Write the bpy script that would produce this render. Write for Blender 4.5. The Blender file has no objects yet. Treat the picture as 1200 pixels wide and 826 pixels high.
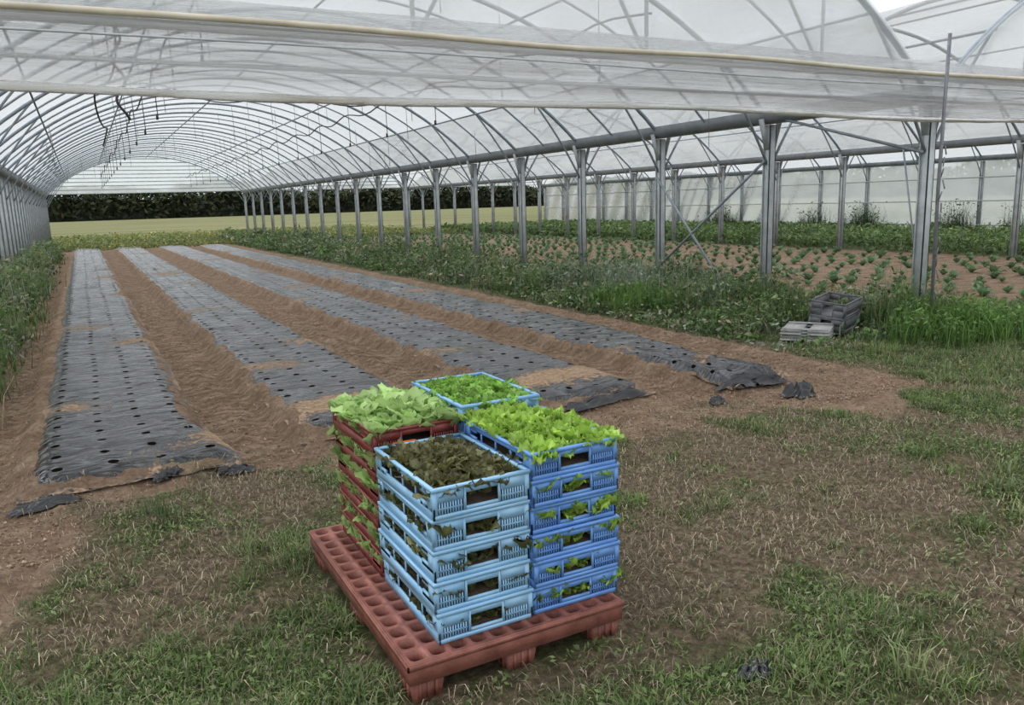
import bpy, math
import numpy as np
from mathutils import Vector, Matrix
rng=np.random.default_rng(7)
# ------------------------------------------------------------ helpers
LAT=rng.random((256,256))
def vn(x,y):
    x=np.asarray(x,float);y=np.asarray(y,float)
    xi=np.floor(x).astype(int);yi=np.floor(y).astype(int)
    fx=x-xi;fy=y-yi;fx=fx*fx*(3-2*fx);fy=fy*fy*(3-2*fy)
    a=LAT[xi&255,yi&255];b=LAT[(xi+1)&255,yi&255];c=LAT[xi&255,(yi+1)&255];d=LAT[(xi+1)&255,(yi+1)&255]
    return (a*(1-fx)+b*fx)*(1-fy)+(c*(1-fx)+d*fx)*fy
def fbm(x,y,o=4):
    s=0;a=.5;t=0
    for i in range(o):
        s=s+a*vn(x*2**i+17.3*i,y*2**i+5.1*i);t+=a;a*=.5
    return s/t
def ss(a,b,x):
    t=np.clip((x-a)/(b-a),0,1);return t*t*(3-2*t)
def build(name,V,Q=None,T=None,mat=None,smooth=False,col=None,attrs=None,parent=None):
    V=np.asarray(V,dtype=np.float32).reshape(-1,3)
    me=bpy.data.meshes.new(name)
    nq=0 if Q is None else len(Q); nt=0 if T is None else len(T)
    me.vertices.add(len(V));me.vertices.foreach_set('co',V.ravel())
    parts=[]
    if nq: parts.append(np.asarray(Q,dtype=np.int32).ravel());
    if nt: parts.append(np.asarray(T,dtype=np.int32).ravel())
    L=np.concatenate(parts)
    me.loops.add(len(L));me.loops.foreach_set('vertex_index',L)
    me.polygons.add(nq+nt)
    s=np.concatenate([np.arange(nq)*4,nq*4+np.arange(nt)*3]).astype(np.int32)
    me.polygons.foreach_set('loop_start',s)
    me.polygons.foreach_set('loop_total',np.concatenate([np.full(nq,4),np.full(nt,3)]).astype(np.int32))
    if smooth: me.polygons.foreach_set('use_smooth',np.ones(nq+nt,dtype=bool))
    me.update(calc_edges=True)
    if col is not None:
        a=me.color_attributes.new('col','FLOAT_COLOR','POINT')
        c=np.ones((len(V),4),dtype=np.float32);c[:,:3]=col
        a.data.foreach_set('color',c.ravel())
    if attrs:
        for k,v in attrs.items():
            a=me.attributes.new(k,'FLOAT','POINT');a.data.foreach_set('value',np.asarray(v,dtype=np.float32).ravel())
    if mat: me.materials.append(mat)
    ob=bpy.data.objects.new(name,me);bpy.context.scene.collection.objects.link(ob)
    if parent: ob.parent=parent
    return ob
def empty(name):
    e=bpy.data.objects.new(name,None);bpy.context.scene.collection.objects.link(e);e.empty_display_size=.1;return e
class MB:
    def __init__(s): s.V=[];s.Q=[];s.T=[];s.n=0;s.C=[]
    def add(s,V,Q=None,T=None,C=None):
        V=np.asarray(V,float).reshape(-1,3)
        if Q is not None and len(Q): s.Q.append(np.asarray(Q)+s.n)
        if T is not None and len(T): s.T.append(np.asarray(T)+s.n)
        s.V.append(V);s.n+=len(V)
        if C is not None: s.C.append(np.broadcast_to(np.asarray(C,float),(len(V),3)))
    def box(s,x0,x1,y0,y1,z0,z1):
        V=[(x0,y0,z0),(x1,y0,z0),(x1,y1,z0),(x0,y1,z0),(x0,y0,z1),(x1,y0,z1),(x1,y1,z1),(x0,y1,z1)]
        s.add(V,[(0,3,2,1),(4,5,6,7),(0,1,5,4),(1,2,6,5),(2,3,7,6),(3,0,4,7)])
    def tube(s,P,r,n=8,closed=True):
        P=np.asarray(P,float);m=len(P)
        d=np.gradient(P,axis=0);d/=np.linalg.norm(d,axis=1)[:,None]+1e-12
        ref=np.array([0,0,1.]) if abs(d[0][2])<.9 else np.array([1.,0,0])
        R=np.broadcast_to(np.asarray(r,float),(m,))
        V=[]
        for i in range(m):
            rf=ref if abs(np.dot(ref,d[i]))<.98 else np.array([0,1.,0])
            u=np.cross(d[i],rf);u/=np.linalg.norm(u);w=np.cross(u,d[i])
            a=np.arange(n)/n*2*np.pi
            V.append(P[i]+R[i]*(np.cos(a)[:,None]*u+np.sin(a)[:,None]*w))
        V=np.concatenate(V)
        Q=[]
        for i in range(m-1):
            for j in range(n):
                k=(j+1)%n;Q.append((i*n+j,i*n+k,(i+1)*n+k,(i+1)*n+j))
        T=[]
        if closed:
            for j in range(1,n-1):
                T.append((0,j+1,j));b=(m-1)*n;T.append((b,b+j,b+j+1))
        s.add(V,Q,T)
    def obj(s,name,mat,smooth=False,parent=None,attrs=None):
        return build(name,np.concatenate(s.V),np.concatenate(s.Q) if s.Q else None,np.concatenate(s.T) if s.T else None,mat,smooth,
            np.concatenate(s.C) if s.C else None,attrs,parent)
def gridq(nx,ny):
    i=np.arange(nx-1)[:,None];j=np.arange(ny-1)[None,:]
    a=i*ny+j
    return np.stack([a,a+ny,a+ny+1,a+1],-1).reshape(-1,4)
# ------------------------------------------------------------ materials
def newmat(name):
    m=bpy.data.materials.new(name);m.use_nodes=True;nt=m.node_tree;nt.nodes.clear()
    o=nt.nodes.new('ShaderNodeOutputMaterial');return m,nt,o
def noise(nt,scale,detail=4,rough=.55,vec=None,dist=0):
    n=nt.nodes.new('ShaderNodeTexNoise');n.inputs['Scale'].default_value=scale;n.inputs['Detail'].default_value=detail;n.inputs['Roughness'].default_value=rough;n.inputs['Distortion'].default_value=dist
    if vec: nt.links.new(vec,n.inputs['Vector'])
    return n
def ramp(nt,fac,stops):
    n=nt.nodes.new('ShaderNodeValToRGB');cr=n.color_ramp
    while len(cr.elements)<len(stops): cr.elements.new(.5)
    for e,(p,c) in zip(cr.elements,stops):
        e.position=p;e.color=(*c,1) if len(c)==3 else c
    nt.links.new(fac,n.inputs[0]);return n
def mixc(nt,f,a,b):
    n=nt.nodes.new('ShaderNodeMix');n.data_type='RGBA'
    for s,i in ((f,0),(a,6),(b,7)):
        if hasattr(s,'is_output'): nt.links.new(s,n.inputs[i])
        elif i==0: n.inputs[0].default_value=s
        else: n.inputs[i].default_value=(*s,1)
    return n.outputs[2]
def mth(nt,op,a,b=None,c=None):
    n=nt.nodes.new('ShaderNodeMath');n.operation=op
    for i,s in enumerate((a,b,c)):
        if s is None: continue
        if hasattr(s,'is_output'): nt.links.new(s,n.inputs[i])
        else: n.inputs[i].default_value=s
    return n.outputs[0]
def attr(nt,name,fac=True):
    n=nt.nodes.new('ShaderNodeAttribute');n.attribute_name=name
    return n.outputs['Fac'] if fac else n.outputs['Color']
def tc(nt): return nt.nodes.new('ShaderNodeTexCoord').outputs['Object']
def mrange(nt,v,a,b,c=0,d=1):
    n=nt.nodes.new('ShaderNodeMapRange');nt.links.new(v,n.inputs[0])
    for i,q in zip((1,2,3,4),(a,b,c,d)): n.inputs[i].default_value=q
    return n.outputs[0]
def bump(nt,h,strength=.5,dist=.02,prev=None):
    n=nt.nodes.new('ShaderNodeBump');n.inputs['Strength'].default_value=strength;n.inputs['Distance'].default_value=dist
    nt.links.new(h,n.inputs['Height'])
    if prev: nt.links.new(prev,n.inputs['Normal'])
    return n.outputs[0]
def pbr(nt,o,col,rough=.6,metal=0,normal=None,spec=.5):
    p=nt.nodes.new('ShaderNodeBsdfPrincipled')
    if hasattr(col,'is_output'): nt.links.new(col,p.inputs['Base Color'])
    else: p.inputs['Base Color'].default_value=(*col,1)
    if hasattr(rough,'is_output'): nt.links.new(rough,p.inputs['Roughness'])
    else: p.inputs['Roughness'].default_value=rough
    p.inputs['Metallic'].default_value=metal
    if hasattr(spec,'is_output'): nt.links.new(spec,p.inputs['Specular IOR Level'])
    else: p.inputs['Specular IOR Level'].default_value=spec
    if normal: nt.links.new(normal,p.inputs['Normal'])
    nt.links.new(p.outputs[0],o.inputs[0]);return p
def simple(name,a,b,scale=8,rough=.6,metal=0,bs=.2,bd=.003,spec=.5):
    m,nt,o=newmat(name);t=tc(nt);n=noise(nt,scale,5,.6,t)
    c=ramp(nt,n.outputs[0],[(.3,a),(.7,b)])
    n2=noise(nt,scale*6,3,.6,t)
    pbr(nt,o,c.outputs[0],rough,metal,bump(nt,n2.outputs[0],bs,bd),spec);return m
M_steel=simple('galvanised_steel',(.36,.39,.40),(.54,.57,.58),6,.5,.15)
M_steeld=simple('steel_arch',(.22,.26,.30),(.34,.38,.42),6,.5,.2)
M_gut=simple('gutter_steel',(.17,.19,.21),(.27,.29,.31),3,.5,.2)
M_lblue=simple('light_blue_plastic',(.24,.48,.72),(.34,.58,.79),7,.42,0,.1)
M_blue=simple('blue_plastic',(.11,.27,.66),(.17,.36,.74),7,.42,0,.1)
M_blue2=simple('mid_blue_plastic',(.18,.40,.72),(.26,.48,.78),7,.42,0,.1)
M_red=simple('maroon_plastic',(.17,.03,.028),(.27,.06,.05),7,.5,0,.1)
M_pal=simple('pallet_plastic',(.15,.048,.034),(.33,.125,.092),11,.6,0,.5,.005)
M_grey=simple('dark_grey_plastic',(.09,.095,.10),(.15,.155,.16),9,.5)
M_plank=simple('weathered_slats',(.22,.22,.21),(.40,.40,.38),12,.8)
M_hose=simple('black_hose',(.015,.015,.017),(.03,.03,.03),9,.5)
M_pipe=simple('beige_pipe',(.46,.41,.31),(.66,.60,.47),3,.5)
M_cord=simple('cord',(.2,.2,.2),(.3,.3,.3),9,.7)
M_rust=simple('stake_steel',(.12,.125,.14),(.22,.225,.24),14,.6,.2)
M_label=simple('orange_tag',(.85,.16,.02),(.9,.2,.03),9,.5)
def film(name,transp,trans,diff,tint=(.93,.95,.96),stretch=(1,1,1),scale=2,bd=.02,dirt=.25,dirtcol=(.45,.40,.32),gl=.7,gr=.25,thr=.5):
    m,nt,o=newmat(name);t=tc(nt)
    mp=nt.nodes.new('ShaderNodeMapping');mp.inputs['Scale'].default_value=stretch;nt.links.new(t,mp.inputs[0])
    n=noise(nt,scale,6,.65,mp.outputs[0],.4)
    b=bump(nt,n.outputs[0],.8,bd)
    dm=ramp(nt,n.outputs[0],[(thr,(0,0,0)),(thr+.25,(1,1,1))])
    f=mth(nt,'MULTIPLY',dm.outputs[0],dirt)
    c=mixc(nt,f,tint,dirtcol)
    T=nt.nodes.new('ShaderNodeBsdfTransparent');T.inputs[0].default_value=(*tint,1)
    R=nt.nodes.new('ShaderNodeBsdfTranslucent');D=nt.nodes.new('ShaderNodeBsdfDiffuse');G=nt.nodes.new('ShaderNodeBsdfGlossy')
    G.inputs['Roughness'].default_value=gr
    for s in (R,D): nt.links.new(c,s.inputs[0])
    for s in (D,G): nt.links.new(b,s.inputs['Normal'])
    m1=nt.nodes.new('ShaderNodeMixShader');m1.inputs[0].default_value=diff/(diff+trans)
    nt.links.new(R.outputs[0],m1.inputs[1]);nt.links.new(D.outputs[0],m1.inputs[2])
    m2=nt.nodes.new('ShaderNodeMixShader')
    tv=mth(nt,'MULTIPLY',mrange(nt,n.outputs[0],.3,.7,1.45,.55),transp)
    nt.links.new(tv,m2.inputs[0]);nt.links.new(m1.outputs[0],m2.inputs[1]);nt.links.new(T.outputs[0],m2.inputs[2])
    fr=nt.nodes.new('ShaderNodeFresnel');fr.inputs[0].default_value=1.35;nt.links.new(b,fr.inputs['Normal'])
    m3=nt.nodes.new('ShaderNodeMixShader');nt.links.new(mth(nt,'MULTIPLY',fr.outputs[0],gl),m3.inputs[0]);nt.links.new(m2.outputs[0],m3.inputs[1]);nt.links.new(G.outputs[0],m3.inputs[2])
    nt.links.new(m3.outputs[0],o.inputs[0]);return m
M_roof=film('roof_film',.52,.85,.15,(.97,.985,.99),(1,.25,1),.8,.01,.15,gl=.35)
M_wallf=film('side_film',.26,.8,.25,(.93,.96,.97),(1,.3,1),1.2,.01,.3,(.5,.54,.5))
M_gab=film('gable_film',.45,.8,.2,(.96,.975,.985),(.3,1,1),1.2,.03,.3)
M_curt=film('curtain_film',.30,.95,.22,(.985,.99,.995),(.18,1,8),1.3,.14,.5,(.60,.56,.49),gl=1,gr=.10,thr=.56)
M_roll=film('rolled_film',.05,.7,.5,(.9,.9,.88),(.5,1,6),2.5,.03,.8,(.45,.37,.27))
def vegmat(name,tr=.35,rough=.5):
    m,nt,o=newmat(name);c=attr(nt,'col',False)
    p=nt.nodes.new('ShaderNodeBsdfPrincipled');nt.links.new(c,p.inputs['Base Color']);p.inputs['Roughness'].default_value=rough;p.inputs['Specular IOR Level'].default_value=.35
    T=nt.nodes.new('ShaderNodeBsdfTranslucent');nt.links.new(c,T.inputs[0])
    x=nt.nodes.new('ShaderNodeMixShader');x.inputs[0].default_value=tr
    nt.links.new(p.outputs[0],x.inputs[1]);nt.links.new(T.outputs[0],x.inputs[2]);nt.links.new(x.outputs[0],o.inputs[0]);return m
M_veg=vegmat('foliage');M_let=vegmat('lettuce_leaf',.35,.4);M_straw=vegmat('dry_straw',.1,.8)
def ground_mat():
    m,nt,o=newmat('ground_soil_and_turf');t=tc(nt)
    n1=noise(nt,3.5,8,.7,t);n2=noise(nt,24,8,.75,t);n3=noise(nt,110,3,.6,t);n4=noise(nt,9,5,.7,t,.6)
    dry=ramp(nt,n1.outputs[0],[(.28,(.185,.12,.077)),(.5,(.31,.215,.143)),(.72,(.44,.325,.23))])
    fine=ramp(nt,n2.outputs[0],[(.33,(.38,.36,.34)),(.5,(.9,.9,.9)),(.68,(1.25,1.22,1.2))])
    mu=nt.nodes.new('ShaderNodeMix');mu.data_type='RGBA';mu.blend_type='MULTIPLY';mu.inputs[0].default_value=.85
    nt.links.new(dry.outputs[0],mu.inputs[6]);nt.links.new(fine.outputs[0],mu.inputs[7])
    soil=mu.outputs[2]
    grn=ramp(nt,n2.outputs[0],[(.3,(.03,.04,.015)),(.5,(.075,.095,.032)),(.72,(.19,.185,.085))])
    litter=ramp(nt,n2.outputs[0],[(.32,(.055,.042,.027)),(.48,(.15,.115,.073)),(.6,(.25,.195,.13)),(.72,(.40,.32,.225))])
    gsharp=mth(nt,'ADD',attr(nt,'green'),mth(nt,'MULTIPLY',mth(nt,'SUBTRACT',n4.outputs[0],.5),1.6))
    base=mixc(nt,mrange(nt,gsharp,.25,.8),litter.outputs[0],grn.outputs[0])
    sm=mth(nt,'ADD',attr(nt,'soil'),mth(nt,'MULTIPLY',mth(nt,'SUBTRACT',n4.outputs[0],.5),1.1))
    base=mixc(nt,mrange(nt,sm,.35,.65),base,soil)
    mp=nt.nodes.new('ShaderNodeMapping');mp.inputs['Scale'].default_value=(.25,1.6,1);nt.links.new(t,mp.inputs[0])
    fld=ramp(nt,noise(nt,.12,7,.65,mp.outputs[0]).outputs[0],[(.32,(.10,.13,.045)),(.45,(.16,.17,.07)),(.56,(.22,.21,.10)),(.7,(.27,.235,.14))])
    base=mixc(nt,attr(nt,'field'),base,fld.outputs[0])
    sep=nt.nodes.new('ShaderNodeSeparateXYZ');nt.links.new(t,sep.inputs[0])
    ph=mth(nt,'MULTIPLY',mth(nt,'ADD',mth(nt,'ADD',sep.outputs[1],mth(nt,'MULTIPLY',n4.outputs[0],.08)),attr(nt,'xr')),6.2832/.16)
    lug=mth(nt,'MULTIPLY',mth(nt,'SMOOTH_MAX',mth(nt,'SINE',ph),-.3,.3),mth(nt,'MULTIPLY',attr(nt,'track'),mrange(nt,n1.outputs[0],.35,.6,.25,1)))
    b=bump(nt,lug,1,.05)
    b=bump(nt,n1.outputs[0],.7,.07,b)
    b=bump(nt,n2.outputs[0],1,.045,b);b=bump(nt,n3.outputs[0],.7,.01,b)
    pbr(nt,o,base,.95,0,b,.15);return m
M_ground=ground_mat()
def mulch_mat():
    m,nt,o=newmat('black_mulch_film');t=tc(nt)
    n1=noise(nt,2.5,4,.55,t,.5);n2=noise(nt,30,5,.65,t);n5=noise(nt,6,6,.7,t,.8)
    mp=nt.nodes.new('ShaderNodeMapping');mp.inputs['Scale'].default_value=(1,2.6,1);nt.links.new(t,mp.inputs[0])
    n3=noise(nt,1.9,2,.45,mp.outputs[0],1.6)
    d=mth(nt,'ADD',attr(nt,'dirt'),mth(nt,'ADD',mth(nt,'MULTIPLY',mth(nt,'SUBTRACT',n2.outputs[0],.5),.7),mth(nt,'MULTIPLY',mth(nt,'SUBTRACT',n5.outputs[0],.5),1.0)))
    df=mrange(nt,d,.5,.66)
    soil=ramp(nt,n2.outputs[0],[(.3,(.17,.11,.07)),(.7,(.39,.285,.195))])
    fx=mth(nt,'SUBTRACT',mth(nt,'FRACT',attr(nt,'hx')),.5);fy=mth(nt,'SUBTRACT',mth(nt,'FRACT',attr(nt,'hy')),.5)
    r=mth(nt,'SQRT',mth(nt,'ADD',mth(nt,'MULTIPLY',fx,fx),mth(nt,'MULTIPLY',fy,fy)))
    hole=mth(nt,'LESS_THAN',mth(nt,'ADD',r,mth(nt,'MULTIPLY',n2.outputs[0],.05)),.128)
    dust=mrange(nt,n1.outputs[0],.5,.85,0,.15)
    c=mixc(nt,dust,(.006,.007,.009),(.16,.135,.11))
    c=mixc(nt,hole,c,(.006,.005,.004))
    c=mixc(nt,df,c,soil.outputs[0])
    mx=mth(nt,'MAXIMUM',df,hole)
    rg=mth(nt,'ADD',mth(nt,'MULTIPLY',mx,.75),mrange(nt,n1.outputs[0],.35,.7,.13,.24))
    sp=mth(nt,'MULTIPLY',mth(nt,'SUBTRACT',1.0,mx),.55)
    b=bump(nt,n3.outputs[0],.7,.07);b=bump(nt,mth(nt,'MULTIPLY',n2.outputs[0],df),.6,.02,b)
    pbr(nt,o,c,rg,0,b,sp);return m
M_mulch=mulch_mat()
# ------------------------------------------------------------ camera
F=933.;H=1.7
yw=Vector((-505,161,-F)).normalized(); xw=Vector((1772,230,-F)); xw=(xw-yw*xw.dot(yw)).normalized(); zw=xw.cross(yw)
R=Matrix((xw,yw,zw))
cam=bpy.data.cameras.new('camera');cam.lens=28;cam.sensor_width=36;cam.clip_start=.05;cam.clip_end=1500
co=bpy.data.objects.new('camera',cam);bpy.context.scene.collection.objects.link(co)
co.matrix_world=Matrix.Translation((0,0,H))@R.to_4x4();bpy.context.scene.camera=co
# ------------------------------------------------------------ ground
BEDS=[(-.50,.60,5.5,43),(1.25,2.38,5.75,43),(3.12,4.22,5.45,42),(4.80,5.85,5.15,41)]
def bedmask(x,y,pad=0.):
    m=np.zeros(np.broadcast(x,y).shape)
    for i,(a,b,c,d) in enumerate(BEDS):
        bb=b-(.38*ss(9,5.2,y) if i==3 else 0)+(.1*ss(7,5.5,y) if i==0 else 0)
        m=np.maximum(m,ss(a-.12-pad,a+.02-pad,x)*ss(bb+.12+pad,bb-.02+pad,x)*ss(c-.2-pad,c+.05-pad,y)*ss(d+.2,d,y))
    return m
PATHS=[(-.82,.2),(.93,.3),(2.75,.32),(4.5,.26),(6.15,.22)]
def soilf(x,y):
    e=(fbm(x*1.3,y*1.3,4)-.5)
    s=ss(-1.15,-.85,x+.4*e)*ss(6.75,6.35,x+.6*e)*ss(4.6,5.6,y+2.2*e+.22*np.clip(x,0,5)-.25)*ss(45,43,y)
    s=np.maximum(s,.9*ss(-1.0,-.7,x+.4*e)*ss(-.1,-.45,x+.5*e)*ss(3.4,4.2,y+e)*ss(6.5,5.5,y))
    s2=ss(9.9,10.4,x+e)*ss(20.3,19.7,x)*ss(6.6,7.3,y+e)*ss(51,49,y)
    return np.maximum(s,s2*.95)
def greenf(x,y):
    g=.45*fbm(x*.8+40,y*.8+11,3)+.55*fbm(x*3.1+7,y*3.1+2,4)
    g=(g-.5)*2.8+.49
    def gb(cx,cy,rx,ry,a): return a*np.exp(-((x-cx)/rx)**2-((y-cy)/ry)**2)
    g=g+gb(-.2,2.9,.6,.5,.25)+gb(.8,2.0,.7,.4,.1)+gb(5.6,3.8,1.2,.8,.12)+gb(4.3,4.3,.55,.35,.45)+gb(8.5,4.6,2,.9,.45)+gb(1.85,1.95,.35,.3,.35)+gb(4.4,2.8,.9,.7,.15)
    g=g+gb(.6,4.9,1.1,.5,-.35)+gb(2.25,2.7,.3,.4,-.3)+gb(4.9,4.85,1.3,.3,-.45)+gb(.4,3.6,.45,.35,-.25)+gb(6.8,4.9,.8,.3,-.25)+gb(-.1,4.2,.4,.5,-.15)+gb(2.9,2.3,.35,.3,-.15)+gb(3.3,3.5,.5,.4,-.15)
    g=np.maximum(g,ss(6.5,7.1,x)*ss(5.2,6,y)*ss(10.2,9.8,x)*.9)
    g=np.maximum(g,ss(-.85,-1.1,x)*ss(6.5,7.5,y)*.9)
    g=np.maximum(g,ss(20,20.6,x)*.9)
    return np.clip(g,0,1)
def hgt(x,y):
    s=soilf(x,y)
    h=(fbm(x*1.1,y*1.1,4)-.5)*.05+(fbm(x*7,y*7,3)-.5)*.03+s*(fbm(x*12+3,y*12,3)-.5)*.05
    h=h+bedmask(x,y)*.075
    for c,w in PATHS:
        h=h-.035*np.exp(-((x-c)/w)**2)*ss(4.5,6,y)*ss(43,41,y)
        for sg in (-1,1):
            h=h+.035*np.exp(-((x-c-sg*w*1.25)/.07)**2)*ss(5,6,y)*ss(43,41,y)*(.2+1.5*vn(x*6,y*6))
    far=ss(9,30,np.abs(x)+y*.3)
    return h*(1-.6*far)
def axis(segs):
    out=[segs[0][0]]
    for a,b,st,en in segs:
        p=a
        while p<b-1e-6:
            t=(p-a)/(b-a);p+=st+(en-st)*t;out.append(min(p,b))
    return np.unique(np.round(out,4))
gx=axis([(-260,-90,40,12),(-90,-8,9,.8),(-8,-1.5,.5,.06),(-1.5,7,.035,.035),(7,11,.045,.08),(11,34,.15,.8),(34,140,1.5,9),(140,420,12,40)])
gy=axis([(-12,.8,1.5,.1),(.8,12,.035,.035),(12,20,.05,.12),(20,55,.14,.6),(55,170,1,8),(170,420,10,40)])
X,Y=np.meshgrid(gx,gy,indexing='ij');x=X.ravel();y=Y.ravel()
z=hgt(x,y)
tr=np.zeros_like(x);xr=np.zeros_like(x)
for c,w in PATHS:
    m=np.exp(-((x-c)/(w*1.0))**4);tr=np.maximum(tr,m);xr=np.where(m>.05,np.abs(x-c),xr)
tr*=ss(4.8,6,y)*ss(43,41,y)
fieldm=np.maximum(ss(43.5,46,y+2*(vn(x,y)-.5))*1.0,np.maximum(ss(-2,-3.5,x),ss(31.5,33,x)))
fieldm=np.where((x>9)&(x<31.5)&(y<51),0,fieldm)
build('ground',np.stack([x,y,z],1),Q=gridq(len(gx),len(gy)),mat=M_ground,smooth=True,attrs=dict(soil=soilf(x,y),green=greenf(x,y),field=fieldm,track=tr,xr=xr))
# ------------------------------------------------------------ mulch beds
rd=np.random.default_rng(12)
for bi,(a,b,c,d) in enumerate(BEDS):
    xs=np.linspace(a-.03,b+.03,38);ys=axis([(c-.12,14,.04,.05),(14,d,.08,.25)])
    X,Y=np.meshgrid(xs,ys,indexing='ij');x=X.ravel();y=Y.ravel()
    e=np.minimum(np.minimum(x-a,b-x),np.minimum((y-c)*.8,.3))
    z=(fbm(x*1.1,y*1.1,4)-.5)*.05*(1-.6*ss(9,30,np.abs(x)+y*.3))+.078
    z=z+.035*ss(.0,.14,e)-.05*ss(.07,-.04,e)*(.6+.8*vn(x*4,y*6))
    z=z+.012*(fbm(x*3+bi*9,y*5,2)-.5)+.016*(1-np.abs(2*vn(x*1.3+bi,y*3.2+x*1.2)-1))**2*(.3+vn(y*.7,x+bi))
    endw=ss(c+.9,c,y);z=z+endw*.05*(fbm(x*6+bi,y*6,2)-.5)
    xx=x+endw*.12*(fbm(x*2+bi*3,y*3,2)-.5)+.05*(fbm(y*.8+bi*5,x*0,2)-.5)
    fr_=(x-a)/(b-a)
    if bi==0: xx=xx+.12*ss(7,5.5,y)*fr_+.02
    if bi==3: xx=xx-.38*ss(9,5.2,y)*fr_;z=z+.05*ss(7.5,5.4,y)*(1-np.abs(2*vn(x*7+3,y*2.2)-1))**2
    dirt=.12+.30*fbm(x*1.2+bi*7,y*1.2,3)+.34*ss(.1,-.02,e)
    for k in range(9 if bi else 7):
        cy=c+.4+ (k+rd.random()*.6)**1.6*1.15;cx=a+rd.random()*(b-a)
        ang=rd.normal()*.6
        u=(x-cx)*math.cos(ang)+(y-cy)*math.sin(ang);v=-(x-cx)*math.sin(ang)+(y-cy)*math.cos(ang)
        dirt=dirt+.36*np.exp(-(u/(.3+.35*rd.random()))**2-(v/(.11+.02*cy))**2)
    if bi in (1,2): dirt=dirt+.24*ss(c+1.3,c+.7,y)*ss(c+.1,c+.6,y)
    z=z+.02*ss(.4,.8,dirt)*(.5+vn(x*9,y*9))*.6
    hx=(x-a)/((b-a)/4)+0;hy=y/.29
    build('black_mulch_bed',np.stack([xx,y,z],1),Q=gridq(len(xs),len(ys)),mat=M_mulch,smooth=True,attrs=dict(dirt=dirt,hx=hx,hy=hy))
def scrap(cx,cy,w,l,rot,seed,hh=.07):
    n=30;u=np.linspace(-1,1,n);U,Vv=np.meshgrid(u,u,indexing='ij');U=U.ravel();Vv=Vv.ravel()
    px=U*w/2*(1+.7*(fbm(U*1.5+seed,Vv*1.5,2)-.5));py=Vv*l/2*(1+.9*(fbm(U*1.5,Vv*1.5+seed,2)-.5))
    zz=hh*(1-np.abs(2*fbm(U*1.8+seed,Vv*1.8+seed*2,2)-1))**2*ss(1.1,.5,np.maximum(abs(U),abs(Vv)))
    X=cx+px*math.cos(rot)-py*math.sin(rot);Y=cy+px*math.sin(rot)+py*math.cos(rot)
    g0=hgt(np.array([cx]),np.array([cy]))[0]
    build('plastic_film_scrap',np.stack([X,Y,.5*hgt(X,Y)+.5*g0+.014+zz],1),Q=gridq(n,n),mat=M_mulch,smooth=True,attrs=dict(dirt=np.full(n*n,-.1),hx=np.zeros(n*n),hy=np.zeros(n*n)))
scrap(5.25,4.72,.26,.20,.3,3,.12);scrap(-.38,5.3,.36,.12,.2,5,.05);scrap(.72,5.35,.24,.1,-.2,8,.05);scrap(.3,5.42,.2,.08,.5,11,.05)
scrap(4.5,4.9,.16,.1,.3,14,.05);scrap(1.95,1.9,.16,.09,.3,17,.03);scrap(5.1,5.1,.7,.14,-.1,21,.09);scrap(3.7,5.35,.8,.12,.1,31,.06)
# ------------------------------------------------------------ greenhouse
GH=empty('multispan_greenhouse')
X0=-1.7;W=11.0;ZG=2.8;ZR=5.05;YF=6.5;YE=52.0;SP=2.6
rise=ZR-ZG;Rad=(W*W/4+rise*rise)/(2*rise)
def archz(dx): return ZG-(Rad-rise)+np.sqrt(Rad**2-dx**2)
ny=int(round((YE-YF)/SP));ysp=YF+SP*np.arange(ny+1);YE=ysp[-1]
dxs=np.linspace(-W/2,W/2,33)
arch=MB();post=MB();gut=MB();pur=MB();thin=MB()
for t in range(3):
    cx=X0+W/2+W*t
    yy=np.arange(YF,YE+.01,SP/2) if t==0 else ysp
    for k,yv in enumerate(yy):
        P=np.stack([cx+dxs,np.full(33,yv),archz(dxs)-.04],1)
        arch.tube(P,.034 if k%2==0 or t else .02,6,False)
    for dx in (-4.3,-2.6,0,2.6,4.3):
        pur.tube([(cx+dx,YF,archz(dx)-.1),(cx+dx,YE,archz(dx)-.1)],.018,6)
    for yv in ysp:
        for sgn in (-1,1):
            xe=cx+sgn*W/2
            dx=sgn*(W/2-1.15)
            a=np.array([xe-sgn*.05,yv,2.15]);c=np.array([cx+dx,yv,archz(dx)-.05])
            tt=np.linspace(0,1,7)[:,None];mid=(a+c)/2+np.array([sgn*.12,0,0])
            pur.tube((1-tt)**2*a+2*tt*(1-tt)*mid+tt*tt*c,.02,6)
def upost(mb,x,y,z0,z1,w=.12,th=.012):
    mb.box(x-w/2,x+w/2,y-w/2,y-w/2+th,z0,z1)
    mb.box(x-w/2,x-w/2+th,y-w/2,y+w/2,z0,z1);mb.box(x+w/2-th,x+w/2,y-w/2,y+w/2,z0,z1)
    mb.box(x-w/2-.018,x-w/2,y+w/2-th,y+w/2,z0,z1);mb.box(x+w/2,x+w/2+.018,y+w/2-th,y+w/2,z0,z1)
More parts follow.
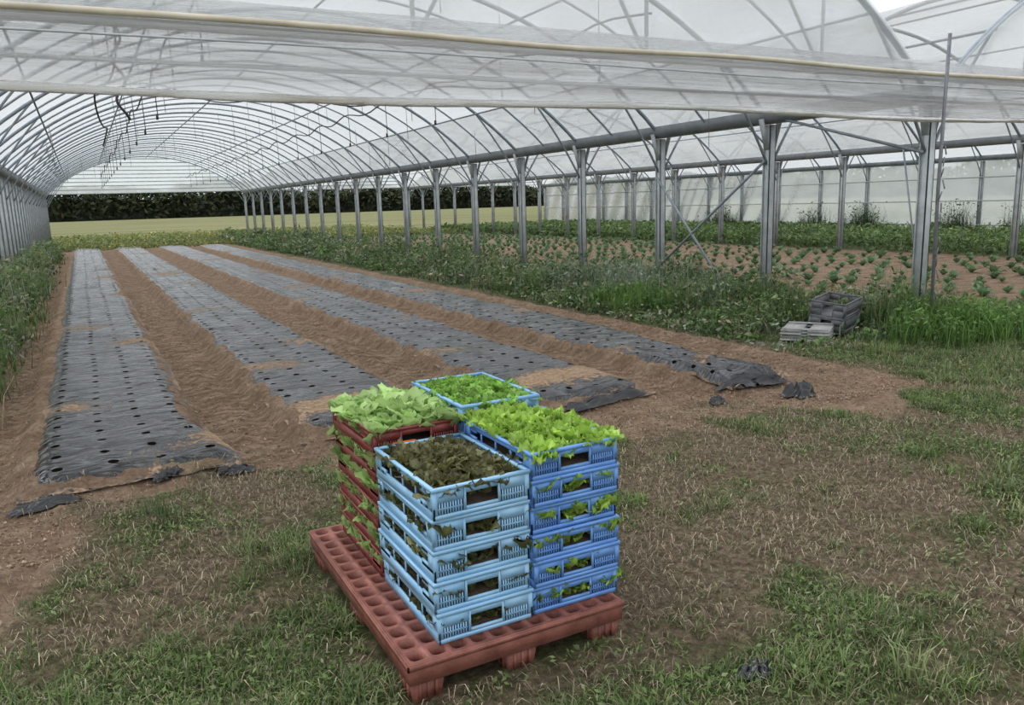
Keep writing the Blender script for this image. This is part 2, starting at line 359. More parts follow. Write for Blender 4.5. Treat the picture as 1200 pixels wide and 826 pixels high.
for li in range(4):
    xl=X0+W*li
    sp=ysp if li else np.arange(YF,YE+.01,SP/2)
    for yv in sp:
        upost(post,xl,yv,-.25,ZG-.08,.12 if li else .09)
        if li in (1,2):
            for sg in (-1,1):
                V=[(xl+sg*.06,yv-.05,2.35),(xl+sg*.06,yv+.05,2.35),(xl+sg*.2,yv-.05,ZG),(xl+sg*.2,yv+.05,ZG)]
                V2=[(a-sg*.015,b,c) for a,b,c in V]
                post.add(V+V2,[(0,1,3,2),(4,6,7,5),(0,2,6,4),(1,5,7,3),(0,4,5,1),(2,3,7,6)])
    gy0,gy1=YF-.1,YE+.1
    prof=[(-.17,.13),(-.13,-.02),(-.09,-.06),(.09,-.06),(.13,-.02),(.17,.13),(.15,.13),(.11,0),(-.11,0),(-.15,.13)]
    n=len(prof);V=[(xl+p[0],gy0,ZG+p[1]) for p in prof]+[(xl+p[0],gy1,ZG+p[1]) for p in prof]
    gut.add(V,[(i,(i+1)%n,n+(i+1)%n,n+i) for i in range(n)])
xl=X0+W
for a,b in (((ysp[1],2.2),(ysp[2]+.1,.35)),((ysp[2],2.05),(ysp[1]+.85,.25)),((YF,2.15),(YF+2.2,2.75))):
    pur.tube([(xl-.09,a[0],a[1]),(xl-.09,b[0],b[1])],.022,6)
pur.tube([(xl+.03,YF-.05,.1),(xl-.12,YF+.25,2.2)],.012,6)
for t in range(3):
    cx=X0+W/2+W*t
    thin.tube([(cx-W/2,YF+.02,3.02),(cx+W/2,YF+.02,3.02)],.03,6)
    for dx in (-3.6,-1.2,1.2,3.6):
        thin.tube([(cx+dx,YF+.02,3.02),(cx+dx,YF+.02,float(archz(dx)))],.02,6)
        thin.tube([(cx+dx,YF+.02,3.02),(cx+dx+1.2*(1 if dx<0 else -1),YF+.02,float(archz(dx+1.2*(1 if dx<0 else -1))))],.018,6)
arch.obj('arches',M_steeld,True,GH);post.obj('posts',M_steel,False,GH);gut.obj('gutters',M_gut,False,GH);pur.obj('purlins_and_braces',M_steeld,True,GH);thin.obj('gable_truss',M_steel,True,GH)
for t in range(3):
    cx=X0+W/2+W*t
    dd=np.linspace(-W/2+.1,W/2-.1,49);yy=np.linspace(YF-.02,YE,180)
    DX,YY=np.meshgrid(dd,yy,indexing='ij')
    zz=archz(DX)+.005-.02*np.abs(np.sin((YY-YF)/SP*np.pi*(2 if t==0 else 1)))
    build('roof_film_%d'%(t+1),np.stack([cx+DX,YY,zz],-1).reshape(-1,3),Q=gridq(49,180),mat=M_roof,smooth=True,parent=GH)
    for nm,yv,zb in (('front_gable_film',YF-.05,3.0),('rear_gable_film',YE+.03,2.9)):
        u=np.linspace(-W/2+.25,W/2-.25,60);v=np.linspace(0,1,10)
        U,V=np.meshgrid(u,v,indexing='ij');zt=np.maximum(archz(U),zb)
        Z=zb+(zt-zb)*V
        build('%s_%d'%(nm,t+1),np.stack([cx+U,yv+.02*np.sin(U*6+V*5)*V*(1-V),Z],-1).reshape(-1,3),Q=gridq(60,10),mat=M_gab if nm[0]=='f' else M_wallf,smooth=True,parent=GH)
    rb=MB()
    for zb in np.arange(2.9,4.9,.22):
        h=math.sqrt(max(Rad**2-(zb-ZG+Rad-rise)**2,0))
        h=min(h,W/2);rb.tube([(cx-h,YE,zb),(cx+h,YE,zb)],.03,6)
    rb.obj('rear_gable_rails_%d'%(t+1),M_steel,True,GH)
u=np.linspace(YF,YE,200);v=np.linspace(.02,ZG,14);U,V=np.meshgrid(u,v,indexing='ij')
build('side_wall_film',np.stack([X0+3*W+.08+.03*np.sin(U*4+V*2),U,V],-1).reshape(-1,3),Q=gridq(200,14),mat=M_wallf,smooth=True,parent=GH)
sr=MB()
for zb in (.25,1.2,2.1): sr.tube([(X0+3*W-.08,YF,zb),(X0+3*W-.08,YE,zb)],.025,6)
sr.obj('side_wall_rails',M_steel,True,GH)
YC=YF-.2
u=np.linspace(-6.5,31,420);v=np.linspace(0,1,36);U,V=np.meshgrid(u,v,indexing='ij')
Z=2.56+.46*V
Yc=YC-.05-.07*np.sin(V*np.pi)**.8+.10*(fbm(U*.45,V*8,3)-.5)*2*np.sin(V*np.pi)
Yc=Yc-.03*np.sin(V*np.pi*4+.9*np.sin(U*.5))*np.sin(V*np.pi)
build('curtain_film',np.stack([U,Yc,Z-.02*np.sin(U*.9)*(1-V)],-1).reshape(-1,3),Q=gridq(420,36),mat=M_curt,smooth=True,parent=GH)
cr=MB();n=200;u=np.linspace(-6.5,31,n)
cr.tube(np.stack([u,np.full(n,YC-.04),2.53-.02*np.sin(u*.9)],1),.028+.01*vn(u*3,u*0),8)
cr.obj('curtain_bottom_roll',M_roll,True,GH)
cr=MB();cr.tube(np.stack([u,YC-.19+.01*np.sin(u*2),3.0+.012*np.sin(u*1.3)],1),.024,8)
cr.obj('curtain_pipe',M_pipe,True,GH)
cr=MB();cr.box(-6.5,31,YC-.02,YC+.02,3.0,3.05);cr.tube(np.stack([u,np.full(n,YC-.19),2.86+.01*np.sin(u*.7)],1),.009,6)
cr.tube(np.stack([u,np.full(n,YC-.01),2.72+.012*np.sin(u*.6+1)],1),.018,6)
cr.obj('curtain_rail',M_steel,True,GH)
u=np.linspace(-6.5,31,300);v=np.linspace(0,1,8);U,V=np.meshgrid(u,v,indexing='ij')
build('curtain_hood_film',np.stack([U,YC-.08+.10*V+.03*np.sin(V*3+U*.5)*(fbm(U*1.2,V*3,3)),3.04+.14*V],-1).reshape(-1,3),Q=gridq(300,8),mat=M_curt,smooth=True,parent=GH)
ir=MB()
for xx in (1.2,5.8):
    p=np.linspace(YF+1,YE-1,120);ir.tube(np.stack([xx+.04*np.sin(p*.9),p,3.75+.06*np.sin(p*2.4)],1),.014,6)
    for yv in np.arange(YF+2,YE-1,2.6):
        dx=xx-(X0+W/2)
        ir.tube([(xx,yv,float(archz(dx))),(xx,yv,3.75)],.005,4);ir.tube([(xx,yv,3.75),(xx+.01,yv,3.15)],.007,5)
        ir.tube([(xx,yv,3.18),(xx,yv,3.1)],.02,6)
ir.obj('sprinkler_lines',M_hose,True,GH)
ir=MB()
s=np.linspace(0,1,60)
ir.tube(np.stack([1.0+5.6*s,17-6.5*s,4.05-.35*np.sin(s*np.pi)+.09*np.sin(s*19)-.5*s],1),.012,6)
s=np.linspace(0,1,50);ir.tube(np.stack([.55+.12*np.sin(s*9),11+9*s,4.0-.8*s+.1*np.sin(s*16)],1),.016,6)
ir.tube(np.stack([.7+.07*np.sin(s*14),13+0*s+.1*np.sin(s*5),4.3-1.3*s],1),.02,6)
ir.obj('hanging_cables',M_hose,True,GH)
ir=MB()
for k in range(70):
    yv=9+rd.random()*38;xx=rd.uniform(-1,8.8);dx=xx-3.8;zt=float(archz(dx));ir.tube([(xx,yv,zt),(xx+.02,yv,zt-rd.uniform(.3,1.1))],.006,4)
ir.obj('hanging_strings',M_cord,False,GH)
mb=MB();mb.tube([(8.88,6.02,-.2),(8.86,6.03,1.7),(8.87,6.02,3.42)],.02,10)
for k in range(14): mb.tube([(8.88+.03*math.cos(k*2.4),6.0+.03*math.sin(k*2.4),.4+k*.13),(8.89,6.0,.5+k*.13)],.008,5)
mb.obj('steel_stake',M_rust,True)
# ------------------------------------------------------------ vegetation generators
def blades(mb,P,L,Wd,lean,az,C):
    n=len(P);d=np.stack([np.cos(az),np.sin(az),0*az],1);p=np.stack([-np.sin(az),np.cos(az),0*az],1);up=np.array([0,0,1.])
    L=L[:,None];Wd=Wd[:,None];l=lean[:,None]
    mid=P+d*L*.5*np.sin(l*.5)+up*L*.5*np.cos(l*.5)
    tip=mid+d*L*.5*np.sin(l*1.4)+up*L*.5*np.cos(l*1.4)
    V=np.stack([P-p*Wd*.5,P+p*Wd*.5,mid-p*Wd*.42,mid+p*Wd*.42,tip],1).reshape(-1,3)
    b=np.arange(n)[:,None]*5
    T=np.concatenate([b+[0,1,3],b+[0,3,2],b+[2,3,4]])
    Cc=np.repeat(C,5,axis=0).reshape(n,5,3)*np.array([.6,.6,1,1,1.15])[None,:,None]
    mb.add(V,None,T,Cc.reshape(-1,3))
def pal(n,cols,w=None,var=.18):
    cols=np.array(cols);k=rd.choice(len(cols),n,p=w);c=cols[k]*(1+rd.normal(size=(n,1))*var);return np.clip(c,.004,1)
GR=[(.12,.19,.05),(.16,.25,.07),(.08,.125,.04),(.23,.28,.12),(.32,.28,.18)]
def leaves(mb,P,S,C,upb=.8):
    n=len(P);nv=rd.normal(size=(n,3));nv[:,2]=np.abs(nv[:,2])+upb;nv/=np.linalg.norm(nv,axis=1)[:,None]
    a=rd.normal(size=(n,3));u=np.cross(nv,a);u/=np.linalg.norm(u,axis=1)[:,None];v=np.cross(nv,u);S=S[:,None]
    V=np.stack([P-u*S,P-u*S*.1-v*S*.42-nv*S*.05,P+u*S,P-u*S*.1+v*S*.42-nv*S*.05],1).reshape(-1,3)
    b=np.arange(n)[:,None]*4
    mb.add(V,b+[0,1,2,3],None,np.repeat(C,4,axis=0))
def notpallet(x,y): return ~((x>.80)&(x<1.72)&(y>2.36)&(y<3.74))
g=MB()
def turf(n,x0,x1,y0,y1,l0,l1,w):
    x=rd.uniform(x0,x1,n);y=rd.uniform(y0,y1,n)
    gr=greenf(x,y)*(1-soilf(x,y));cl=vn(x*11,y*11)
    k=(rd.random(n)<.8*ss(.25,.95,gr+.8*(cl-.5))+.06*(soilf(x,y)<.6))&notpallet(x,y)&(bedmask(x,y,.1)<.1);x=x[k];y=y[k];gr=gr[k];n=len(x)
    L=rd.uniform(l0,l1,n)*(.45+.9*gr)*(.35+1.2*vn(x*4,y*4)**1.3);c=pal(n,GR,[.26,.2,.2,.16,.18])*(.75+.5*vn(x*6,y*6))[:,None]
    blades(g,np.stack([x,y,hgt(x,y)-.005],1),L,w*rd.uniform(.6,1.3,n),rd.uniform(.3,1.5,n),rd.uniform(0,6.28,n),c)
turf(160000,-1.2,3.4,1.1,4.2,.03,.09,.0044)
turf(170000,3.2,10.5,1.1,6.3,.035,.10,.0065)
turf(40000,-1.6,3.4,4,6,.035,.085,.0055)
n=260;tx=rd.uniform(-1,9,n);ty=rd.uniform(1.2,5.6,n);k=(greenf(tx,ty)>.5)&(soilf(tx,ty)<.3)&(~((tx>.6)&(tx<1.9)&(ty>2.1)&(ty<3.9)));tx=tx[k];ty=ty[k];n=len(tx);m=40
x=np.repeat(tx,m)+rd.normal(size=n*m)*.04;y=np.repeat(ty,m)+rd.normal(size=n*m)*.04
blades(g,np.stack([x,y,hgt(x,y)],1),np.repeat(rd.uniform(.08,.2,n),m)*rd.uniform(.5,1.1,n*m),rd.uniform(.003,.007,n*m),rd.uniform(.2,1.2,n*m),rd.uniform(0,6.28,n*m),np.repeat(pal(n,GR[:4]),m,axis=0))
g.obj('grass',M_veg)
g=MB();n=90000;x=rd.uniform(-1.2,9,n);y=rd.uniform(1.1,6,n);k=(rd.random(n)<ss(.3,.9,greenf(x,y)*(1-soilf(x,y))+.9*(vn(x*2.5+9,y*2.5)-.5)))&notpallet(x,y);x=x[k];y=y[k];n=len(x)
leaves(g,np.stack([x,y,hgt(x,y)+rd.uniform(.003,.035,n)],1),rd.uniform(.007,.02,n),pal(n,GR[:4]));g.obj('clover',M_veg)
g=MB();n=120000;x=rd.uniform(-1.2,9,n);y=rd.uniform(1.1,6.2,n)
k=(rd.random(n)<(1.2-greenf(x,y))*(1-.8*soilf(x,y))*ss(.25,.65,.5*fbm(x*2+5,y*2,3)+.5*vn(x*9,y*9)+.05))&notpallet(x,y);x=x[k];y=y[k];n=len(x)
c=pal(n,[(.37,.295,.20),(.20,.15,.095),(.10,.08,.05),(.49,.42,.30)],[.3,.3,.25,.15])
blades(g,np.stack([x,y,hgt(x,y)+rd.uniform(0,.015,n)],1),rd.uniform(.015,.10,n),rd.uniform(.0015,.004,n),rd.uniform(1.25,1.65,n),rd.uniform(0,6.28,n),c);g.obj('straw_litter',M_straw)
g=MB();n=18000;x=rd.uniform(-1.1,6.5,n);y=4.4+rd.random(n)**1.8*14;k=(soilf(x,y)>.4)&(bedmask(x,y)<.35);x=x[k];y=y[k];n=len(x)
base=np.array([(1,0,0),(-1,0,0),(0,1,0),(0,-1,0),(0,0,1),(0,0,-1)],float);T0=np.array([(0,2,4),(2,1,4),(1,3,4),(3,0,4),(2,0,5),(1,2,5),(3,1,5),(0,3,5)])
s=rd.uniform(.004,.013,n)*rd.uniform(.6,1.3,n)
V=(base[None]*(rd.uniform(.6,1.2,(n,6,1)))*s[:,None,None]+np.stack([x,y,hgt(x,y)+s*.3],1)[:,None]).reshape(-1,3)
g.add(V,None,(np.arange(n)[:,None,None]*6+T0[None]).reshape(-1,3),np.repeat(pal(n,[(.30,.205,.135),(.21,.14,.09),(.38,.28,.19)]),6,axis=0));g.obj('soil_clods',M_straw)
def weedpatch(mb,n,xf,yf,hf,cols,w,bl=26,lv=26,rad=.14,lw=.008,ls=.03):
    x=xf(n);y=yf(n);k=~((x>7.0)&(x<8.5)&(y>6.1)&(y<7.25)) if n>50 else np.ones(n,bool)
    x=x[k];y=y[k];n=len(x);h=hf(x,y)
    for typ in (0,1):
        m=bl if typ==0 else lv
        gx_=np.repeat(x,m)+rd.normal(size=n*m)*rad;gy_=np.repeat(y,m)+rd.normal(size=n*m)*rad;hh=np.repeat(h,m)
        sc=1+np.repeat(y,m)*.045
        cc=np.repeat(pal(n,cols,w,.14),m,axis=0)*(1+rd.normal(size=(n*m,1))*.2);cc=np.clip(cc,.005,1)
        zz=hgt(gx_,gy_)
        if typ==0: blades(mb,np.stack([gx_,gy_,zz],1),hh*rd.uniform(.5,1.15,n*m),lw*sc,rd.uniform(.1,.9,n*m),rd.uniform(0,6.28,n*m),cc)
        else:
            r=rd.random(n*m)
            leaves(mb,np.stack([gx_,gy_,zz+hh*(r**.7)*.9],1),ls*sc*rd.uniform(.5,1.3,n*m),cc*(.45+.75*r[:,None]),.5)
WC=[(.085,.15,.04),(.12,.205,.055),(.17,.235,.09),(.27,.30,.22),(.05,.085,.033),(.33,.285,.18)];WW=[.25,.22,.14,.14,.14,.11]
g=MB()
def hstrip(x,y):
    e=ss(6.5,7.8,x)*ss(10.2,9.2,x)
    return (.08+.62*e*(.1+1.4*fbm(x*1.3,y*.9,3)**1.7))*(1-.45*ss(9.3,8.2,y)*ss(8.8,7.6,x))*rd.uniform(.5,1.4,len(x))
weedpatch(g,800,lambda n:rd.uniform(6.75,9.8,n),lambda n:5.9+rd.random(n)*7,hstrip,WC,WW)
weedpatch(g,1700,lambda n:rd.uniform(6.9,9.8,n),lambda n:10+rd.random(n)*40,hstrip,WC,WW,bl=14,lv=22,rad=.17)
weedpatch(g,60,lambda n:rd.normal(9.0,.42,n),lambda n:rd.normal(5.65,.25,n),lambda x,y:rd.uniform(.25,.5,len(x)),[(.10,.20,.04),(.14,.25,.06)],[.5,.5],bl=50,lv=30,rad=.12)
weedpatch(g,90,lambda n:rd.uniform(9.3,12,n),lambda n:rd.uniform(5,6.4,n),lambda x,y:rd.uniform(.12,.32,len(x)),WC,WW,bl=40,lv=24)
weedpatch(g,35,lambda n:rd.normal(7.4,.22,n),lambda n:rd.normal(10.2,.6,n),lambda x,y:rd.uniform(.35,.55,len(x)),[(.10,.19,.04),(.12,.21,.05)],[.5,.5],bl=60,lv=6,rad=.1)
weedpatch(g,50,lambda n:rd.normal(8.0,.3,n),lambda n:rd.normal(11.6,.9,n),lambda x,y:rd.uniform(.45,.8,len(x)),[(.28,.32,.24),(.18,.23,.14)],[.6,.4],bl=30,lv=50,rad=.16,ls=.02)
weedpatch(g,16,lambda n:rd.normal(8.9,.2,n),lambda n:rd.normal(7.3,.4,n),lambda x,y:rd.uniform(.3,.6,len(x)),WC,WW,bl=24,lv=44,rad=.13,ls=.03)
g.obj('weed_strip',M_veg)
g=MB()
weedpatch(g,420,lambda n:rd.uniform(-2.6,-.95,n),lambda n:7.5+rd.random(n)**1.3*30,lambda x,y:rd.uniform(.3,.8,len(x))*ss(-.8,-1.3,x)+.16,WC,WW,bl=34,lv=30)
g.obj('weed_border',M_veg)
g=MB()
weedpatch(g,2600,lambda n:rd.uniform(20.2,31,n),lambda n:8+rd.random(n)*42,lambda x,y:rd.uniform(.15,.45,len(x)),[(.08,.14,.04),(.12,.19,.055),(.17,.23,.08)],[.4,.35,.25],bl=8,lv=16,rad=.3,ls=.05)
weedpatch(g,40,lambda n:rd.normal(30.3,.3,n),lambda n:rd.choice([17.5,20,24,27,33],n)+rd.normal(size=n)*.25,lambda x,y:rd.uniform(.9,1.5,len(x)),[(.07,.11,.045)],[1],bl=40,lv=20,rad=.25,ls=.03,lw=.006)
g.obj('green_manure_crop',M_veg)
g=MB()
weedpatch(g,1500,lambda n:rd.uniform(-2,20,n),lambda n:43+rd.random(n)**1.5*25,lambda x,y:rd.uniform(.1,.4,len(x)),[(.14,.19,.055),(.22,.25,.09),(.40,.36,.09)],[.5,.35,.15],bl=8,lv=10,rad=.4,ls=.03)
g.obj('field_weeds',M_veg)
def leafmesh(L,Wd,a0,a1,cup,fr,frk,nu=6,nv=5,seed=0):
    u=np.linspace(0,1,nu);v=np.linspace(-1,1,nv)
    ang=a0+(a1-a0)*u;ds=L/(nu-1)
    r=np.concatenate([[0],np.cumsum(np.sin(ang[:-1])*ds)]);zz=np.concatenate([[0],np.cumsum(np.cos(ang[:-1])*ds)])
    w=Wd*np.sin(np.pi*np.clip(.1+.86*u**.75,0,1))**.7;w[0]=Wd*.25
    U,Vv=np.meshgrid(np.arange(nu),v,indexing='ij')
    lr=np.random.default_rng(seed)
    rip=fr*np.abs(Vv)**1.5*np.sin(U*frk+Vv*2+seed)+fr*.4*lr.normal(size=U.shape)
    rip[0]=0
    X=r[U]-np.cos(ang[U])*(cup*Vv**2*w[U]+rip)
    Z=zz[U]+np.sin(ang[U])*(cup*Vv**2*w[U]+rip)
    Yv=Vv*w[U]
    return np.stack([X,Yv,Z],-1).reshape(-1,3),gridq(nu,nv),u[U].ravel(),np.abs(Vv).ravel()
def rosette(seed,nl,L,Wd,spread,fr,cup,c0,c1,nu=6,nv=5,cv=.12):
    lr=np.random.default_rng(seed);V=[];Q=[];C=[];n=0
    for i in range(nl):
        t=i/max(nl-1,1)
        Ln=L*(1-.45*t)*lr.uniform(.85,1.15)
        a0=spread*(1-t)*.7+.05;a1=a0+lr.uniform(.3,.9)*(1-.5*t)
        v,q,u,av=leafmesh(Ln,Wd*(1-.35*t)*lr.uniform(.85,1.15),a0,a1,cup,fr,2.6,nu,nv,seed*31+i)
        az=i*2.4+lr.normal()*.3;c,s=math.cos(az),math.sin(az)
        v=v@np.array([[c,s,0],[-s,c,0],[0,0,1]])
        k=np.clip(u*.75+av*.3,0,1)[:,None]
        col=(np.array(c0)*(1-k)+np.array(c1)*k)*(1+lr.normal()*cv)
        V.append(v);Q.append(q+n);C.append(col);n+=len(v)
    return np.concatenate(V),np.concatenate(Q),np.clip(np.concatenate(C),.004,1)
def place(mb,vars_,pos,scale,tilt=.15,clip=None):
    for p,s in zip(pos,scale):
        V,Q,C=vars_[rd.integers(len(vars_))]
        a=rd.random()*6.28;c,sn=math.cos(a),math.sin(a)
        M=np.array([[c,sn,0],[-sn,c,0],[0,0,1]])@np.array([[1,0,rd.normal()*tilt],[0,1,rd.normal()*tilt],[0,0,1]])
        P=V@M*s+np.asarray(p)
        if clip is not None:
            zl=clip[2];P[:,2]=np.minimum(P[:,2],zl-.004*rd.random(len(P)))
            P[:,0]=np.clip(P[:,0],-clip[0],clip[0]);P[:,1]=np.clip(P[:,1],-clip[1],clip[1])
        mb.add(P,Q,None,C*rd.uniform(.8,1.2))
cabv=[rosette(100+i,8,.2,.07,1.2,.01,.3,(.17,.25,.13),(.13,.22,.10),5,4) for i in range(5)]
g=MB();P=[];S=[]
for xx in np.arange(10.5,19.6,.68):
    for yv in np.arange(7.0+.2*vn(xx,0),49,.5):
        if rd.random()<.86: P.append((xx+rd.normal()*.04,yv+rd.normal()*.06,float(hgt(xx,yv))));S.append(rd.uniform(.6,1.3))
place(g,cabv,P,S);g.obj('young_cabbage_rows',M_veg)
def bank(mb,p0,p1,h,th,seed,dens=26,sz=1.):
    p0=np.array(p0,float);p1=np.array(p1,float);Ln=np.linalg.norm(p1-p0);n=int(Ln*dens)
    t=rd.random(n);hh=h*(.5+.85*fbm(t*Ln*.07+seed,t*0+seed,4))
    zz=rd.random(n)**.7*hh;off=(rd.normal(size=n)*.5-.1)*th*np.sqrt(np.clip(1-zz/hh*.8,.05,1))
    d=(p1-p0)/Ln;nn=np.array([-d[1],d[0]])
    P=p0+t[:,None]*(p1-p0)+off[:,None]*nn
    cl=fbm(t*Ln*.2+seed,zz*.25,3)
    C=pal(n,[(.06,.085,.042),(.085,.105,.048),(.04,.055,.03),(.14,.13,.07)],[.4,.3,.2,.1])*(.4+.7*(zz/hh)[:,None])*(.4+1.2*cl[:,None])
    leaves(mb,np.stack([P[:,0],P[:,1],zz],1),rd.uniform(.4,1.1,n)*sz,C,.1)
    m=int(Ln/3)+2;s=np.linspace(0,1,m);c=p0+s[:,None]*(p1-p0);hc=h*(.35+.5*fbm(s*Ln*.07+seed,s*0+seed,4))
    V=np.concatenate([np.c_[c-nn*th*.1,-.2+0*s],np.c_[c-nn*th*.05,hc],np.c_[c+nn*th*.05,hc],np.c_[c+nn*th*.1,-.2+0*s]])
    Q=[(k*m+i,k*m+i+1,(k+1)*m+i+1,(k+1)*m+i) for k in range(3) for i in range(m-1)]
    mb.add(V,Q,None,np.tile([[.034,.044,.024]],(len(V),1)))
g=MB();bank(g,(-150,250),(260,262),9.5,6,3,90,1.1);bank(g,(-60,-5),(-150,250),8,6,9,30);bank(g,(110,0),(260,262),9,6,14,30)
g.obj('hedgerow',M_veg)
# ------------------------------------------------------------ crates
def crate_mesh(name,w,l,h,mat,style):
    m=MB();t=.007
    hw,hl=w/2,l/2
    m.box(-hw+.008,hw-.008,-hl+.008,hl-.008,.004,.010)
    def sx(q,a,b): return sorted((q*a,q*b))
    for s in (-1,1):
        y0,y1=sx(s,hl,hl-.014);m.box(-hw,hw,y0,y1,h-.014,h-.001)
        x0,x1=sx(s,hw,hw-.014);m.box(x0,x1,-hl+.014,hl-.014,h-.014,h-.001)
        y0,y1=sx(s,hl-.004,hl-.004-t);m.box(-hw+.004,hw-.004,y0,y1,.0,.016)
        zs=.52*h
        for q in (-1,1):
            a,b=sx(q,hw-.003,hw-.022);m.box(a,b,y0,y1,.016,h-.014)
            a,b=sx(q,hw-.022,.072);m.box(a,b,y0,y1,zs,h-.014)
            n=9;x_a,x_b=.078,hw-.024
            for i in range(n):
                xx=x_a+(x_b-x_a)*(i+.5)/n;a,b=sx(q,xx-.0026,xx+.0026);m.box(a,b,y0+.001,y1-.001,.016,zs)
            m.box(*sx(q,x_a,x_b),y0+.001,y1-.001,.30*h,.30*h+.004)
            a,b=sx(q,.064,.074);m.box(a,b,y0,y1,.016,h-.014)
        m.box(-.064,.064,y0,y1,h-.036,h-.014)
        m.box(-.064,.064,y0,y1,.016,.030)
        x0,x1=sx(s,hw-.004,hw-.004-t)
        m.box(x0,x1,-hl+.004,hl-.004,0,.042)
        for q in (-1,1):
            a,b=sx(q,hl-.011,hl-.06);m.box(x0,x1,a,b,.03,h-.014)
            a,b=sx(q,hl-.06,hl-.12);m.box(x0,x1,a,b,.03,.052);m.box(x0,x1,a,b,h-.038,h-.014)
        if style=='red':
            m.box(x0,x1,-hl+.06,hl-.06,.5*h,.5*h+.006)
            for i in range(-13,14): m.box(x0+.001,x1-.001,i*.0175-.003,i*.0175+.003,.03,h-.014)
        else:
            m.box(x0,x1,-hl+.06,hl-.06,h-.028,h-.014)
            for i in (-1.5,0,1.5): m.box(x0+.001,x1-.001,i*.085-.005,i*.085+.005,.03,h-.014)
    ob=m.obj(name,mat);me=ob.data;bpy.data.objects.remove(ob);return me
def rows(x0,x1,y0,y1,nx,ny,j):
    X,Y=np.meshgrid(np.linspace(x0,x1,nx),np.linspace(y0,y1,ny));return X.ravel()+rd.normal(size=nx*ny)*j,Y.ravel()+rd.normal(size=nx*ny)*j
V_oak=[rosette(200+i,10,.09,.027,1.1,.009,.25,(.24,.28,.09),(.125,.11,.05),cv=.25) for i in range(6)]
V_btr=[rosette(220+i,9,.115,.040,1.0,.007,.35,(.50,.62,.28),(.36,.54,.18),cv=.16) for i in range(6)]
V_frs=[rosette(240+i,12,.098,.032,1.0,.013,.25,(.46,.58,.14),(.30,.50,.07),cv=.18) for i in range(6)]
V_sml=[rosette(260+i,9,.078,.029,1.0,.008,.3,(.38,.55,.13),(.23,.45,.08),cv=.18) for i in range(6)]
PT=.152
M_soilb=simple('potting_soil',(.035,.024,.016),(.08,.055,.035),40,.95,0,.8,.01)
def stack(cx,cy,nlay,h,mat,style,vars_,nx,ny,sc,lift,f=.85):
    root=empty('lettuce_crate_stack');root.location=(cx,cy,PT)
    w,l=.392,.588
    me=crate_mesh('crate_mesh',w,l,h,mat,style)
    soil=MB();g=MB()
    for k in range(nlay):
        o=bpy.data.objects.new('crate_%d'%(k+1),me);bpy.context.scene.collection.objects.link(o);o.parent=root
        o.location=(rd.normal()*.0035,rd.normal()*.0035,k*h);o.rotation_euler=(0,0,rd.normal()*.007)
        soil.box(-w/2+.018,w/2-.018,-l/2+.018,l/2-.018,k*h+.0105,k*h+.03)
        x,y=rows(-w/2+.035,w/2-.035,-l/2+.035,l/2-.035,nx,ny,.006)
        top=k==nlay-1
        if not top:
            kk=(np.abs(x)>w/2-.075)|(np.abs(y)>l/2-.075);x=x[kk];y=y[kk]
            place(g,vars_,np.stack([x,y,np.full(len(x),k*h+.03)],1),sc*f*rd.uniform(.85,1.2,len(x)),.3,(w/2+.006,l/2+.006,(k+1)*h+.002))
        else:
            dome=.018*(1-(2*x/w)**2)*(1-(2*y/l)**2)
            place(g,vars_,np.stack([x,y,k*h+lift+dome],1),sc*rd.uniform(.8,1.2,len(x)),.15)
    soil.obj('potting_soil_blocks',M_soilb,False,root)
    g.obj('lettuce_seedlings',M_let,True,root)
    return root
st=stack(1.145,2.735,5,.117,M_lblue,'b',V_oak,6,8,1.0,.05)
stack(1.545,2.735,6,.107,M_blue,'b',V_frs,6,8,1.0,.055)
s3=stack(1.145,3.345,6,.107,M_red,'red',V_btr,5,8,1.0,.055,.9)
stack(1.545,3.345,6,.115,M_blue2,'b',V_sml,7,10,1.0,.06)
tag=MB();tag.box(-.12,-.02,.282,.296,.585,.588);tag.obj('orange_tag',M_label,False,st)
g=MB();P=[];S=[]
for k in range(6):
    for yv in np.linspace(-.25,.25,7):
        if rd.random()<.85: P.append((-.185,yv+rd.normal()*.03,k*.107+.05));S.append(rd.uniform(.4,.8))
place(g,V_btr,P,S,.5)
g.obj('overhanging_lettuce_leaves',M_let,True,s3)
# ------------------------------------------------------------ pallet
pm=MB();px0,px1,py0,py1=.82,1.70,2.38,3.72;zt=.15;zb=.07
ncx,ncy=11,15;cw=(px1-px0)/ncx;cl=(py1-py0)/ncy
sq=[];ho=[]
for k in range(16):
    a=(k+.5)/16*2*np.pi;c,s=math.cos(a),math.sin(a);m=max(abs(c),abs(s));sq.append((c/m*.5,s/m*.5))
    e=(abs(c)**4+abs(s)**4)**(-.25);ho.append((c*e*.5,s*e*.5))
sq=np.array(sq);ho=np.array(ho)
for k in range(16):
    if abs(abs(sq[k,0])-.5)<1e-6 and abs(sq[k,1])>.3: sq[k,1]=math.copysign(.5,sq[k,1])
    if abs(abs(sq[k,1])-.5)<1e-6 and abs(sq[k,0])>.3: sq[k,0]=math.copysign(.5,sq[k,0])
for i in range(ncx):
    for j in range(ncy):
        cx=px0+(i+.5)*cw;cy=py0+(j+.5)*cl
        o=np.c_[sq*[cw,cl]+[cx,cy],np.full(16,zt)];h1=np.c_[ho*[cw-.020,cl-.022]+[cx,cy],np.full(16,zt)];h2=h1.copy();h2[:,2]=zb+.012
        V=np.concatenate([o,h1,h2]);Q=[]
        for k in range(16):
            n=(k+1)%16;Q+= [(k,n,16+n,16+k),(16+k,16+n,32+n,32+k)]
        T=[(32,32+k+1,32+k) for k in range(1,15)]
        pm.add(V,Q,T)
def wall(x0,x1,y0,y1): pm.box(x0,x1,y0,y1,zb,zt-.0005)
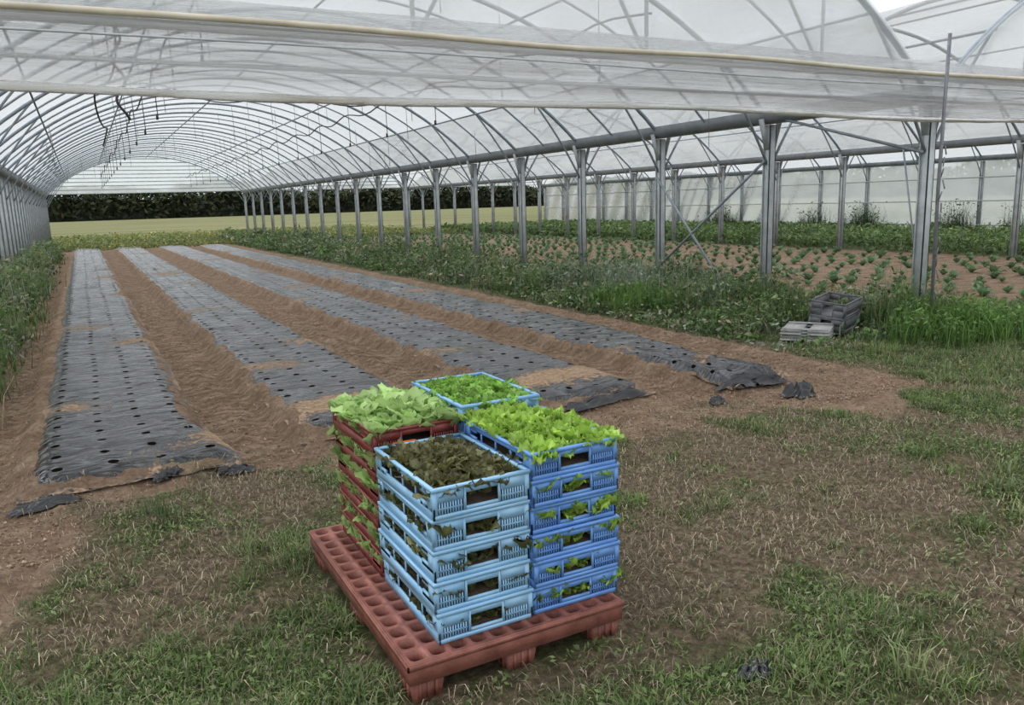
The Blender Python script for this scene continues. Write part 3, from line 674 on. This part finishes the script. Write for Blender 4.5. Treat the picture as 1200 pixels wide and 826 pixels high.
wall(px0-.006,px0,py0-.006,py1+.006);wall(px1,px1+.006,py0-.006,py1+.006);wall(px0,px1,py0-.006,py0);wall(px0,px1,py1,py1+.006)
pm.box(px0,px1,py0,py1,zb,zb+.006)
pm.box(px0-.012,px1+.012,py0-.012,py0-.006,zt-.022,zt-.004);pm.box(px0-.012,px0-.006,py0-.012,py1+.012,zt-.022,zt-.004)
for fx in (px0+.065,(px0+px1)/2,px1-.065):
    for fy in (py0+.075,(py0+py1)/2,py1-.075):
        a,b=.062,.07;V=[]
        for z_,s_ in ((-.03,.8),(zb,1.)):
            V+=[(fx-a*s_,fy-b*s_,z_),(fx+a*s_,fy-b*s_,z_),(fx+a*s_,fy+b*s_,z_),(fx-a*s_,fy+b*s_,z_)]
        pm.add(V,[(0,3,2,1),(4,5,6,7),(0,1,5,4),(1,2,6,5),(2,3,7,6),(3,0,4,7)])
        for q in (-.5,0,.5): pm.box(fx+q*a-.004,fx+q*a+.004,fy-b-.004,fy-b*.8,0,zb)
        for q in (-.5,0,.5): pm.box(fx-a-.004,fx-a*.8,fy+q*b-.004,fy+q*b+.004,0,zb)
pm.obj('plastic_pallet',M_pal)
# ------------------------------------------------------------ grey crates + slats
sl=MB()
for k in range(4):
    for q in range(2):
        sl.box(-.34+.03*(k%2),.30+.02*k,-.28+q*.3,-.05+q*.3,.02+k*.035,.02+k*.035+.018)
    sl.box(-.30,-.24,-.27,.24,.038+k*.035,.055+k*.035);sl.box(.2,.26,-.27,.24,.038+k*.035,.055+k*.035)
o=sl.obj('wooden_slat_pile',M_plank);o.location=(7.45,6.62,0);o.rotation_euler=(0,0,.6)
me=crate_mesh('grey_crate_mesh',.42,.60,.19,M_grey,'red')
root=empty('grey_harvest_crate');root.location=(8.02,6.72,.06);root.rotation_euler=(.06,.10,-1.2)
for k in range(2):
    o=bpy.data.objects.new('crate_%d'%(k+1),me);bpy.context.scene.collection.objects.link(o);o.parent=root;o.location=(0,0,k*.185)
# ------------------------------------------------------------ light
w=bpy.data.worlds.new('overcast_sky');bpy.context.scene.world=w;w.use_nodes=True;nt=w.node_tree;nt.nodes.clear()
wo=nt.nodes.new('ShaderNodeOutputWorld');bg=nt.nodes.new('ShaderNodeBackground');t=nt.nodes.new('ShaderNodeTexCoord')
sp_=nt.nodes.new('ShaderNodeSeparateXYZ');nt.links.new(t.outputs['Generated'],sp_.inputs[0])
r=ramp(nt,sp_.outputs[2],[(0,(.64,.67,.70)),(.25,(.68,.71,.74)),(1,(.97,.99,1.03))])
nt.links.new(r.outputs[0],bg.inputs[0]);bg.inputs[1].default_value=1.58;nt.links.new(bg.outputs[0],wo.inputs[0])
sd=bpy.data.lights.new('sun','SUN');sd.energy=1.2;sd.color=(.97,.98,1.0);sd.angle=math.radians(40);so=bpy.data.objects.new('sun',sd);bpy.context.scene.collection.objects.link(so);so.rotation_euler=(math.radians(-25),math.radians(-20),0)
bpy.context.scene.view_settings.view_transform='Standard'
